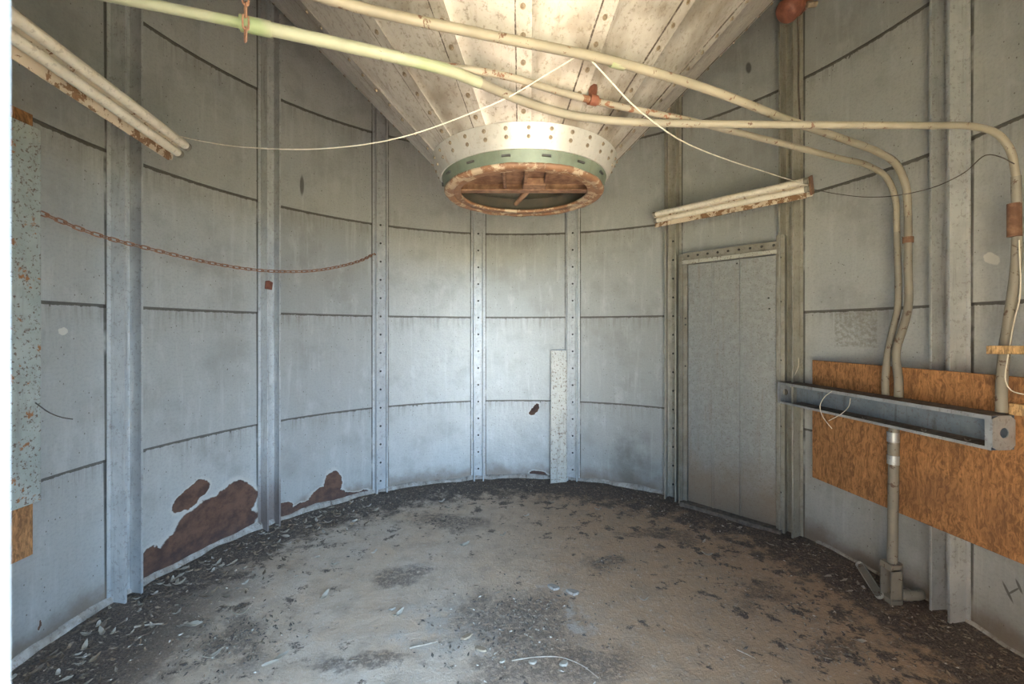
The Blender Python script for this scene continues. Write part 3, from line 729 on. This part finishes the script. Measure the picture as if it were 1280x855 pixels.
LM2 = link_mesh(.011, .0065, .0022)
chain([P(306,-40,1.03), P(307,10,1.03), P(307,54,1.03)], .029, LM2, 'short rusty chain dangling in front of the pale pipe joint')
mb = MB(); q = P(468,317,3.58); mb.tube([q, q+Vector((-.01,.05,.0)), q+Vector((0,.14,.02))], .006, 8)
tag(mb.build('hook', M_chain, smooth=True, origin=q), 'small rusty hook holding the chain end on the bolted post', 'hook')
a = post_ang(-2); q = ring(a, R-.098, EYE-(353-HY)*-0-(353.5-HY)/F*2.86)
t = Vector((math.cos(a), -math.sin(a), 0)); nin = Vector((-math.sin(a), -math.cos(a), 0)); q = ring(a, R-.10, EYE+.318)-t*.045
mb = MB(); mb.prism([(-.026,-.03), (.022,-.034), (.028,.018), (.0,.030), (-.022,.024)], q, t, Vector((0,0,1)), nin, 0, .010)
tag(mb.build('tag_plate', M_redrust, origin=q, bevel=.002), 'small rusty tag on the post edge just below the chain', 'tag')

# ---------------------------------------------------------------- door on the right
DL, DR = Vector((1.415, 3.455, 0)), Vector((1.845, 3.00, 0)); dd = (DR-DL).normalized(); dn = Vector((-dd.y, dd.x, 0))
if dn.dot(Vector((-1,-1,0))) < 0: dn = -dn
DW = (DR-DL).length; UP = Vector((0,0,1)); zt, zb = EYE+.525, .05
def dbox(mb, s0, s1, z0, z1_, d0, d1): mb.prism([(s0, z0), (s1, z0), (s1, z1_), (s0, z1_)], DL, dd, UP, dn, d0, d1)
dob = MB(); gaps = [0, DW*.305, DW*.62, DW]
for a_, b_ in zip(gaps[:-1], gaps[1:]):
    dbox(dob, a_+.004, b_-.004, zb, zt, .0, .022)
dbox(dob, 0, DW, zb, zt, -.012, .002)
door = structure(dob.build('door_1', M_door, bevel=.002))
for s in gaps[1:3]:
    mb = MB(); dbox(mb, s+.002, s+.012, zb, zt, .0205, .030); mb.build('seam_rib', M_door, door)
mb = MB(); dbox(mb, -.03, DW+.01, zt+.006, zt+.096, -.02, .034); hd = mb.build('header', M_frame, door, bevel=.002)
mb = MB(); dbox(mb, -.03, DW+.01, zt+.004, zt+.034, .034, .060); mb.build('header_lip', M_strip, door, bevel=.003)
for i in range(9):
    bolt(hd, DL+dd*(.0+DW*i/8*.96+.01)+UP*(zt+.068)+dn*.036, dn, BOLT2_ME)
mb = MB(); dbox(mb, -.075, -.004, .0, zt+.09, -.02, .028); jl_ = mb.build('jamb_left', M_frame, door, bevel=.002)
mb = MB(); dbox(mb, DW+.004, DW+.055, .0, zt+.13, -.02, .050); jr_ = mb.build('jamb_right', M_frame, door, bevel=.002)
mb = MB(); dbox(mb, -.05, -.032, .0, zt+.06, .028, .05); mb.build('stop_strip', M_frame, door)
for z in (.3, .75, 1.2, 1.6, 1.9):
    bolt(jr_, DL+dd*(DW+.03)+UP*z+dn*.052, dn, BOLT2_ME, .8); 
for z in (1.45, 1.5, 1.12): bolt(jl_, DL+dd*-.015+UP*z+dn*.030, dn, BOLT2_ME, .8)
mb = MB(); dbox(mb, -.04, DW+.04, -.02, .047, -.03, .085); mb.build('threshold', M_dust, door, bevel=.004)
for p_, m_ in (((DW-.05, 1.63), 1), ((DW-.045, 1.555), 1), ((DW*.62-.02, zt-.03), 1)):
    bolt(door, DL+dd*p_[0]+UP*p_[1]+dn*.024, dn, BOLT2_ME, .7)

# ---------------------------------------------------------------- freckled strip standing at the back wall
b0, b1 = P(688, 606, 3.925), P(708.5, 606, 3.925); t0 = P(688.5, 438, 3.965); 
xx = (b1-b0).normalized(); up = (t0-b0); h = up.length; up.normalize(); nn = xx.cross(up)
if nn.y > 0: nn = -nn
w = (b1-b0).length
mb = MB(); mb.prism([(0, -.003), (w, -.003), (w, .010), (w-.006, .010), (w-.006, .003), (.006, .003), (.006, .010), (0, .010)], b0, xx, nn, up, 0, h)
tag(mb.build('metal_strip', M_strip, origin=b0, bevel=.001), 'pale rust-freckled metal strip standing upright against the back wall', 'metal strip')

# ---------------------------------------------------------------- plywood board, wireway and drop on the right wall
BL, BR = Vector((1.925, 2.77, 0)), Vector((2.066, 1.60, 0)); bd = (BR-BL).normalized(); bn = Vector((bd.y, -bd.x, 0))
if bn.x > 0: bn = -bn
BLEN = (BR-BL).length
mb = MB(); mb.prism([(0, EYE-.937), (BLEN, EYE-.937), (BLEN, EYE-.186), (0, EYE-.186)], BL, bd, UP, bn, -.016, 0)
tag(mb.build('plywood_board', M_ply, origin=BL, bevel=.002), 'large orange plywood board fixed across the right wall behind the wireway', 'board')
# wireway: open fronted sheet channel
wo = thing('wireway', way(0, 0, WBOT), 'open-fronted galvanised wireway trough across the plywood board', 'wireway')
W3 = Vector((wd.x, wd.y, 0)); N3 = Vector((wn.x, wn.y, 0)); th = .003
O = way(0, 0, 0)
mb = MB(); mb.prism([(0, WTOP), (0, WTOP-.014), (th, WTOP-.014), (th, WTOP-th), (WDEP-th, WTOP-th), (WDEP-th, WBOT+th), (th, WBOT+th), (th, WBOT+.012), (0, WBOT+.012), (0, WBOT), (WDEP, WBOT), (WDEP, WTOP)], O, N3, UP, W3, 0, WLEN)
mb.build('trough', M_way_shade, wo)
mb = MB()
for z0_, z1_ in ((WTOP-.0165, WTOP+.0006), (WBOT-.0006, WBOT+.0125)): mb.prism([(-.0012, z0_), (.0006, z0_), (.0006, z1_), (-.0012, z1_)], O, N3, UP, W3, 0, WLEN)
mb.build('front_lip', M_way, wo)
mb = MB(); mb.prism([(.004, WTOP+.0002), (WDEP, WTOP+.0002), (WDEP, WTOP+.004), (.010, WTOP+.0025)], O, N3, UP, W3, .0, WLEN-.004); mb.build('dust_layer', M_dust, wo)
mb = MB(); mb.prism([(.012, WBOT+th+.001), (WDEP-th-.001, WBOT+th+.001), (WDEP-th-.001, WBOT+.014), (.07, WBOT+.010), (.03, WBOT+.006)], O, N3, UP, W3, .08, WLEN-.05); mb.build('dirt_heap', M_dust, wo)
for s in (0, WLEN):
    mb = MB(); d = .004 if s else -.004
    # end plate with a knockout hole: ring of quads round the hole
    cx, cz_ = WDEP*.52, (WTOP+WBOT)/2; hr = .021; n_ = 16; vs = []; fs = []
    outer = []
    for i in range(n_):
        a = 2*PI*i/n_+PI/4/2*0; dx, dz = math.cos(a), math.sin(a)
        k_ = min(((WDEP-cx) if dx > 0 else cx)/max(abs(dx), 1e-6), ((WTOP-WBOT)/2)/max(abs(dz), 1e-6)); outer.append((cx+dx*k_, cz_+dz*k_))
    for l in (0, d):
        for i in range(n_):
            a = 2*PI*i/n_
            for (u_, z_) in (outer[i], (cx+hr*math.cos(a), cz_+hr*math.sin(a))):
                vs.append(O+W3*(s+l)+N3*u_+UP*z_)
    for i in range(n_):
        j = (i+1) % n_; a0, a1 = i*2, j*2; b = 2*n_
        fs += [(a0, a1, a1+1, a0+1), (b+a0, b+a0+1, b+a1+1, b+a1), (a0, b+a0, b+a1, a1), (a0+1, a1+1, b+a1+1, b+a0+1)]
    # corners
    mb.add(vs, fs)
    mb.build('end_cap', M_way, wo)
    mb = MB(); mb.box(way(s-(.011 if s else -.011), .0015, (WTOP+WBOT)/2), (.003, .022, WTOP-WBOT), Matrix((Vector((N3.x,N3.y,0)), W3, UP)).transposed()); mb.build('end_flange', M_way, wo)
# lower conduit and its fitting
sx = way_s(1116); q0 = way(sx, .075, WBOT+.004)
pz = floor_z(q0.x, q0.y)
q1 = Vector((q0.x-.01, q0.y, .215))
o = thing('conduit_drop', (q1.x, q1.y, .02), 'fat grey conduit dropping from the wireway to an elbow box at the floor', 'pipe')
mb = MB(); mb.tube([q0, q1], .022, 16); mb.build('tube', M_pipe_grey, o, smooth=True)
for zf, l in ((.86, .05), (.745, .045), (.80, .05)):
    mb = MB(); mb.tube([Vector((q0.x-.005, q0.y, zf-l/2)), Vector((q0.x-.005, q0.y, zf+l/2))], .0255 if zf != .80 else .0235, 16); mb.build('coupling', M_way if zf != .80 else M_pipe_grey, o, smooth=True)
# access body: U-section box open to the left
bx = Vector((q1.x, q1.y, 0))
mb = MB(); pl = []
for i in range(13):
    a = -PI/2+PI*i/12; pl.append((.012+.030*math.cos(a), .034*math.sin(a)))
outer = [(-.034, -.034)]+pl+[(-.034, .034)]
inner = [(-.034, .028)]+[(.012+.025*math.cos(PI/2-PI*i/12), .028*math.sin(PI/2-PI*i/12)) for i in range(13)]+[(-.034, -.028)]
mb.prism(outer+inner, bx, Vector((1,0,0)), Vector((0,1,0)), UP, .045, .20)
mb.prism(outer, bx, Vector((1,0,0)), Vector((0,1,0)), UP, .192, .222); mb.prism(outer, bx, Vector((1,0,0)), Vector((0,1,0)), UP, .025, .05)
mb.build('access_body', M_pipe_grey, o, smooth=True)
mb = MB(); mb.tube(smooth_path([bx+Vector((.02,0,.055)), bx+Vector((.08,-.01,.06)), bx+Vector((.125,-.008,.06)), bx+Vector((.152,.012,.055)), bx+Vector((.165,.045,.045))]), .023, 16); mb.build('elbow', M_pipe_grey, o, smooth=True)
mb = MB(); mb.tube([bx+Vector((.05,-.004,.058)), bx+Vector((.08,-.01,.06))], .027, 16); mb.build('elbow_nut', M_pipe_grey, o, smooth=True)
# its lid leaning at the left
l0, l1 = floor_at(1103, 758), floor_at(1073, 716); l0.z = .035; l1.z = .06
ax = (l1-l0); Lc = ax.length; ax.normalize(); sd = ax.cross(UP).normalized(); nn = sd.cross(ax)
pl = [(Lc/2-.03+.02*math.cos(a), .020*math.sin(a)) for a in [(-PI/2+PI*i/10) for i in range(11)]]+[(-Lc/2+.03-.02*math.cos(a), -.020*math.sin(a)) for a in [(-PI/2+PI*i/10) for i in range(11)]]
o = thing('metal_tray', (l0+l1)/2, 'long narrow grey metal tray lying by the wall left of the elbow box', 'tray')
tilt = Matrix.Rotation(-.75, 3, ax); sd2 = tilt @ sd; nn2 = tilt @ nn
mb = MB(); mb.prism(pl, (l0+l1)/2, ax, sd2, nn2, -.004, .0); mb.build('plate', M_pipe_grey, o)
mb = MB(); mid = (l0+l1)/2; n_ = len(pl); vs = []
for sc_, hh in ((1, -.004), (1, .012), (.86, .012), (.86, -.001)):
    for a_, b_ in pl: vs.append(mid+ax*(a_*(1 if sc_ == 1 else .97))+sd2*(b_*sc_)+nn2*hh)
mb.add(vs, [(r*n_+i, r*n_+(i+1) % n_, ((r+1) % 4)*n_+(i+1) % n_, ((r+1) % 4)*n_+i) for r in range(4) for i in range(n_)])
mb.build('raised_edge', M_strip, o)
# wood slat and block by the far right pipe
q = P(1236, 437, 1.68); q2 = Vector((2.13, 1.69, q.z-.002))
ax = (q2-q).normalized(); sd = UP
mb = MB(); nn = ax.cross(UP)
mb.prism([(-.018,-.010), (.014,-.010), (.016,.010), (-.016,.012)], q, UP, nn, ax, 0, (q2-q).length); 
tag(mb.build('wooden_stick', M_wood, origin=q, bevel=.0015), 'short bare wooden stick wedged across the far right pipe', 'stick')
q = way(WLEN-.02, .085, WTOP+.022)
q = Vector((2.045, 1.735, WTOP+.026))
mb = MB(); mb.box(q, (.05, .05, .046), Matrix.Rotation(.3, 3, 'Z'))
tag(mb.build('wood_block', M_wood, origin=q, bevel=.002), 'small yellow wood block on the right end of the wireway', 'block')

# ---------------------------------------------------------------- freckled cover on a board at the left edge
c0, c1 = Vector((-1.965, 1.80, 0)), Vector((-1.955, 1.15, 0)); cd = (c1-c0).normalized(); cn = Vector((-cd.y, cd.x, 0))
if cn.x < 0: cn = -cn
CL = (c1-c0).length
mb = MB(); mb.prism([(0, EYE-.93), (CL, EYE-.93), (CL, EYE+.90), (0.0, EYE+.90)], c0, cd, UP, cn, -.05, -.030)
tag(mb.build('plywood_board', M_ply, origin=c0, bevel=.002), 'narrow plywood board on the left wall behind the freckled cover', 'board')
mb = MB(); mb.prism([(.012, -.028), (CL, -.028), (CL, .022), (.018, .022), (.012, .014)], c0, cd, cn, UP, EYE-.70, EYE+.83)
tag(mb.build('metal_cover', M_cover, origin=c0+UP*(EYE-.7), bevel=.003), 'rust-freckled grey green metal cover by the doorway at far left', 'cover')

# ---------------------------------------------------------------- litter
def leaf_mesh(L, W, curl, twist, m, seed):
    rnd = random.Random(seed); mb = MB(); n = 7; vs = []
    for i in range(n+1):
        t = i/n; w = W*math.sin(PI*min(1, t*.94+.04))**.8*(1+.25*rnd.uniform(-1, 1)); x = (t-.5)*L
        zc = curl*((t-.5)**2)*L; tw = twist*(t-.5)
        for s in (-1, 0, 1):
            vs.append(Vector((x, s*w*math.cos(tw), zc+abs(s)*w*.45+s*w*math.sin(tw)+.002)))
    vs += [v+Vector((0,0,.0012)) for v in vs]
    m0 = (n+1)*3; fs = []
    for i in range(n):
        for j in range(2):
            a = i*3+j; fs += [(a, a+3, a+4, a+1), (m0+a, m0+a+1, m0+a+4, m0+a+3)]
        fs += [(i*3, m0+i*3, m0+i*3+3, i*3+3), (i*3+2, i*3+5, m0+i*3+5, m0+i*3+2)]
    fs += [(0, 1, m0+1, m0), (1, 2, m0+2, m0+1), (n*3, m0+n*3, m0+n*3+1, n*3+1), (n*3+1, m0+n*3+1, m0+n*3+2, n*3+2)]
    mb.add(vs, fs); o = mb.build('dry_leaf', m, smooth=True); me = o.data; bpy.data.objects.remove(o); return me
LEAF = [leaf_mesh(.060, .010, 1.2, .9, M_leaf[0], 1), leaf_mesh(.050, .009, .7, -1.2, M_leaf[1], 2), leaf_mesh(.065, .0095, .6, 1.5, M_leaf[2], 3), leaf_mesh(.045, .011, 1.0, .5, M_leaf[3], 4), leaf_mesh(.070, .009, .4, 2.0, M_leaf[0], 5)]
def leaf(me, p, rz, sc, tilt=(0, 0), label='', group=None, name='dry_leaf', cat='leaf'):
    o = bpy.data.objects.new(name, me); COL.objects.link(o); o.location = (p.x, p.y, floor_z(p.x, p.y)+.002)
    o.rotation_euler = (tilt[0], tilt[1], rz); o.scale = (sc,)*3
    return tag(o, label, cat, group)
rnd = random.Random(11)
def visible(p):
    if p.y < .5: return False
    x, y = p.x/p.y*F+HX, HY+EYE*F/p.y
    return -10 < x < 1290 and y < 875
cnt = 0
while cnt < 270:
    a = math.radians(rnd.uniform(-112, -38)); r = 2.05-abs(rnd.gauss(0, .22))
    p = ring(a, r)
    if r < 1.3 or not visible(p) or p.x > -.55: continue
    k = rnd.choices(range(5), (3, 4, 9, 2, 2))[0]
    leaf(LEAF[k], p, rnd.uniform(0, 6.28), rnd.uniform(.45, 1.05), (rnd.uniform(-.3, .3), rnd.uniform(-.2, .2)), 'small dry leaf scrap in the dark litter along the left wall', 'leaf scraps along the left wall'); cnt += 1
cnt = 0
while cnt < 70:
    a = math.radians(rnd.uniform(48, 108)); r = 2.02-abs(rnd.gauss(0, .2)); p = ring(a, r)
    if not visible(p): continue
    k = rnd.choices(range(5), (1, 2, 7, 1, 1))[0]
    leaf(LEAF[k], p, rnd.uniform(0, 6.28), rnd.uniform(.35, .8), (rnd.uniform(-.3, .3), rnd.uniform(-.2, .2)), 'small dark leaf scrap on the floor along the right wall', 'leaf scraps along the right wall'); cnt += 1
named = [(553,628,3,1.7,.9,'white leaf scrap near the foot of the bolted post below the outlet'), (560,636,0,1.2,-.4,'pale leaf scrap just in front of the white one at the back'),
  (468,692,3,1.3,1.1,'white curled leaf alone on the grey floor left of centre'), (418,706,0,.9,.2,'small pale leaf left of the white curled leaf'),
  (580,683,0,1.5,.6,'long pale leaf lying on the bare floor at centre back'), (629,670,0,1.2,.8,'pale folded leaf right of the long one at centre back'),
  (404,748,0,1.5,1.4,'upright tan and cream leaf on the tan floor at left'), (490,764,3,1.0,.3,'white leaf of the close pair on the grey floor'), (497,770,0,1.4,1.0,'cream leaf of the close pair on the grey floor'),
  (658,646,3,1.3,.5,'small white leaf crumb in front of the freckled strip'), (690,629,0,1.0,.1,'pale flat leaf at the foot of the freckled strip'), (748,638,0,1.2,.2,'pale flat leaf in front of the back right panel'),
  (884,695,0,1.3,-.5,'pale leaf alone in the dirt before the grey door'), (346,640,0,1.0,.0,'pale leaf beside the wall just right of the tagged post'), (443,652,3,1.1,.6,'white leaf strip against the back left panel'),
  (410,655,0,1.3,.2,'pale leaf heap piece below the small rust patch'), (345,828,4,1.8,.9,'large pale green leaf near the bottom left of the floor'), (300,770,0,1.6,.4,'broad cream leaf in the litter mid left'),
  (240,782,4,1.6,.2,'long cream leaf lying in the litter toward the left corner'), (265,823,0,1.5,.7,'cream leaf in the dark clump at bottom left'), (805,752,0,1.0,.0,'pale leaf scrap on the brown floor right of centre')]
for px_, py_, k, sc, rz, lb in named:
    leaf(LEAF[k], floor_at(px_, py_), rz, sc*.85, (rnd.uniform(-.5, .5), 0), lb)
# flat tan bark chips and white pebbles in the middle
def chip_mesh(seed, m, h):
    rn = random.Random(seed); n = 9; mb = MB()
    ang = [2*PI*i/n for i in range(n)]; rad = [rn.uniform(.7, 1.1) for _ in ang]
    vs = [Vector((math.cos(a)*r*.03, math.sin(a)*r*.018, 0)) for a, r in zip(ang, rad)]+[Vector((math.cos(a)*r*.024, math.sin(a)*r*.014, h)) for a, r in zip(ang, rad)]
    mb.add(vs, [tuple(reversed(range(n))), tuple(range(n, 2*n))]+[(i, (i+1) % n, n+(i+1) % n, n+i) for i in range(n)])
    o = mb.build('chip', m, smooth=True); me = o.data; bpy.data.objects.remove(o); return me
CH = [chip_mesh(1, M_leaf[0], .009), chip_mesh(2, M_leaf[1], .006), chip_mesh(3, M_mortar, .006)]
for px_, py_, k, sc, rz, lb, nm, ct in ((666,828,0,.75,.0,'white flat pebble on the dark patch at bottom centre, left of two','pebble','pebble'), (705,831,0,.85,.3,'white flat pebble on the dark patch at bottom centre, right of two','pebble','pebble'),
   (583,797,1,1.0,.6,'orange tan bark chip left of the dark patch, upper of two','bark_chip','bark chip'), (601,812,1,1.0,-.5,'orange tan bark chip left of the dark patch, lower of two','bark_chip','bark chip'),
   (595,733,1,.5,.0,'small orange chip on the floor above the dark patch','bark_chip','bark chip'), (692,735,2,1.5,-.4,'pale mortar flake at the top of the dark patch, left one','mortar_flake','flake'), (716,741,2,1.5,-.3,'pale mortar flake at the top of the dark patch, right one','mortar_flake','flake'),
   (628,826,0,.6,.8,'pale chip just left of the white pebbles','pebble','pebble')):
    leaf(CH[k], floor_at(px_, py_), rz, sc, label=lb, name=nm, cat=ct)
def twig(pts, r, lb):
    q = [floor_at(*p) for p in pts]
    for v in q: v.z = floor_z(v.x, v.y)+r+.001
    mb = MB(); s_ = smooth_path(q, .02); n = len(s_); mb.tube(s_, [r*(1-.5*i/n) for i in range(n)], 6)
    tag(mb.build('twig', M_twig, smooth=True, origin=q[0]), lb, 'twig')
twig([(512,811), (530,807), (546,803)], .004, 'short pale twig on the grey floor left of the bark chips')
twig([(640,826), (670,822), (700,823), (726,832), (748,848)], .003, 'long arched twig around the white pebbles at bottom centre')
twig([(921,813), (933,819), (944,825)], .003, 'thin dark twig on the brown floor at lower right')
twig([(168,787), (186,783), (204,781)], .005, 'pale twig lying in the litter near the left corner')
# crumbs nobody could count
mb = MB(); rnd = random.Random(5)
cl_pts = [((640,775), .20, 900), ((1045,812), .09, 160), ((1010,765), .07, 90), ((757,704), .07, 90), ((560,655), .12, 90), ((290,800), .13, 500), ((1220,800), .2, 200), ((930,745), .16, 160)]
spots = []
for (px_, py_), sg, n in cl_pts:
    c = floor_at(px_, py_)
    for _ in range(n): spots.append((c.x+rnd.gauss(0, sg), c.y+rnd.gauss(0, sg*.8)))
for _ in range(5200):
    a = rnd.uniform(-2.1, 2.1); r = 2.07-abs(rnd.gauss(0, .26)); q = ring(a, r); spots.append((q.x, q.y))
for _ in range(350):
    a = rnd.uniform(0, 6.28); r = 1.9*math.sqrt(rnd.random()); q = ring(a, r); spots.append((q.x, q.y))
for x, y in spots:
    if math.hypot(x-XC, y-YC) > 2.08 or y < .75: continue
    g_ = rnd.random()**2.2; l, w, h = .0025+.016*g_, .0015+.005*g_, .0012+.004*g_
    M = Matrix.Rotation(rnd.uniform(0, 6.28), 3, 'Z') @ Matrix.Rotation(rnd.uniform(-.4, .4), 3, 'Y')
    c = Vector((x, y, floor_z(x, y)+h*.4))
    mb.add([c+M @ Vector(v) for v in ((l,0,0), (0,w,0), (-l,0,0), (0,-w,0), (l*.2,w*.2,h), (-l*.2,0,-h*.5))], [(0,1,4), (1,2,4), (2,3,4), (3,0,4), (1,0,5), (2,1,5), (3,2,5), (0,3,5)])
n = NT('crumb debris'); o_ = n.tc.outputs['Object']
kk = n.noise(o_, 45, 2, .5)
cc = n.mix(n.step(kk, .40, .58), (.075,.06,.05), (.22,.17,.125)); cc = n.mix(n.step(kk, .63, .66), cc, (.50,.45,.38))
M_crumb = n.fin(cc, .9, 0)
tag(mb.build('crumb_litter', M_crumb), 'fine dark crumbs and flakes strewn over the floor', 'litter', kind='stuff')
# scraps lying in the trough
for px_, s_, lb in ((1085, .6, 'pale leaf scrap in the wireway left of the middle'), (1160, .7, 'pale leaf scrap in the wireway right of the middle'), (1215, .7, 'pale leaf scrap near the right end of the wireway')):
    q = way(way_s(px_), .04, WBOT+.004); o = bpy.data.objects.new('dry_leaf', LEAF[0]); COL.objects.link(o); o.location = q; o.rotation_euler = (0, .1, 1.2); o.scale = (s_,)*3
    tag(o, lb, 'leaf')

# ---------------------------------------------------------------- light: sky and sunlit ground through the doorway
w = bpy.data.worlds.new('World'); S.world = w; w.use_nodes = True; nt = w.node_tree; nt.nodes.clear()
out = nt.nodes.new('ShaderNodeOutputWorld'); bg = nt.nodes.new('ShaderNodeBackground'); nt.links.new(bg.outputs[0], out.inputs[0])
bg.inputs[0].default_value = (.46, .70, 1.0, 1)
wt = nt.nodes.new('ShaderNodeTexCoord'); wx = nt.nodes.new('ShaderNodeSeparateXYZ'); nt.links.new(wt.outputs['Generated'], wx.inputs[0])
wm = nt.nodes.new('ShaderNodeMapRange'); wm.interpolation_type = 'SMOOTHSTEP'; nt.links.new(wx.outputs[0], wm.inputs[0])   # sky brightens towards the sun's side
wm.inputs[1].default_value = -.7; wm.inputs[2].default_value = .85; wm.inputs[3].default_value = .2; wm.inputs[4].default_value = 4.2
nt.links.new(wm.outputs[0], bg.inputs[1])
sun = bpy.data.lights.new('sun', 'SUN'); sun.energy = 11.0; sun.angle = math.radians(.6); sun.color = (1, .88, .72)
so = bpy.data.objects.new('sun', sun); COL.objects.link(so); so.rotation_euler = (Vector((-.60, .12, -.80))).to_track_quat('-Z', 'Y').to_euler()
pl = bpy.data.lights.new('doorway portal', 'AREA'); pl.shape = 'RECTANGLE'; pl.size = JX1-JX0; pl.size_y = JH; pl.cycles.is_portal = True
po = bpy.data.objects.new('doorway portal', pl); COL.objects.link(po); po.location = ((JX0+JX1)/2, JD0-.02, JH/2); po.rotation_euler = (math.radians(90), 0, 0)

cam = bpy.data.cameras.new('camera'); co = bpy.data.objects.new('camera', cam); COL.objects.link(co)
co.location = (0, 0, EYE); co.rotation_euler = (math.radians(90), 0, 0)
cam.sensor_width = 36; cam.lens = 36*F/1280; cam.shift_y = -(427.5-HY)/1280; cam.clip_start = .01
cam.dof.use_dof = True; cam.dof.focus_distance = 2.6; cam.dof.aperture_fstop = 8
S.camera = co
S.view_settings.view_transform = 'Standard'; S.view_settings.look = 'None'; S.view_settings.gamma = 1; S.view_settings.use_curve_mapping = False
S.view_settings.exposure = 3.45
S.cycles.use_denoising = True
S.cycles.max_bounces = 10; S.cycles.diffuse_bounces = 7
S.cycles.sample_clamp_indirect = 6
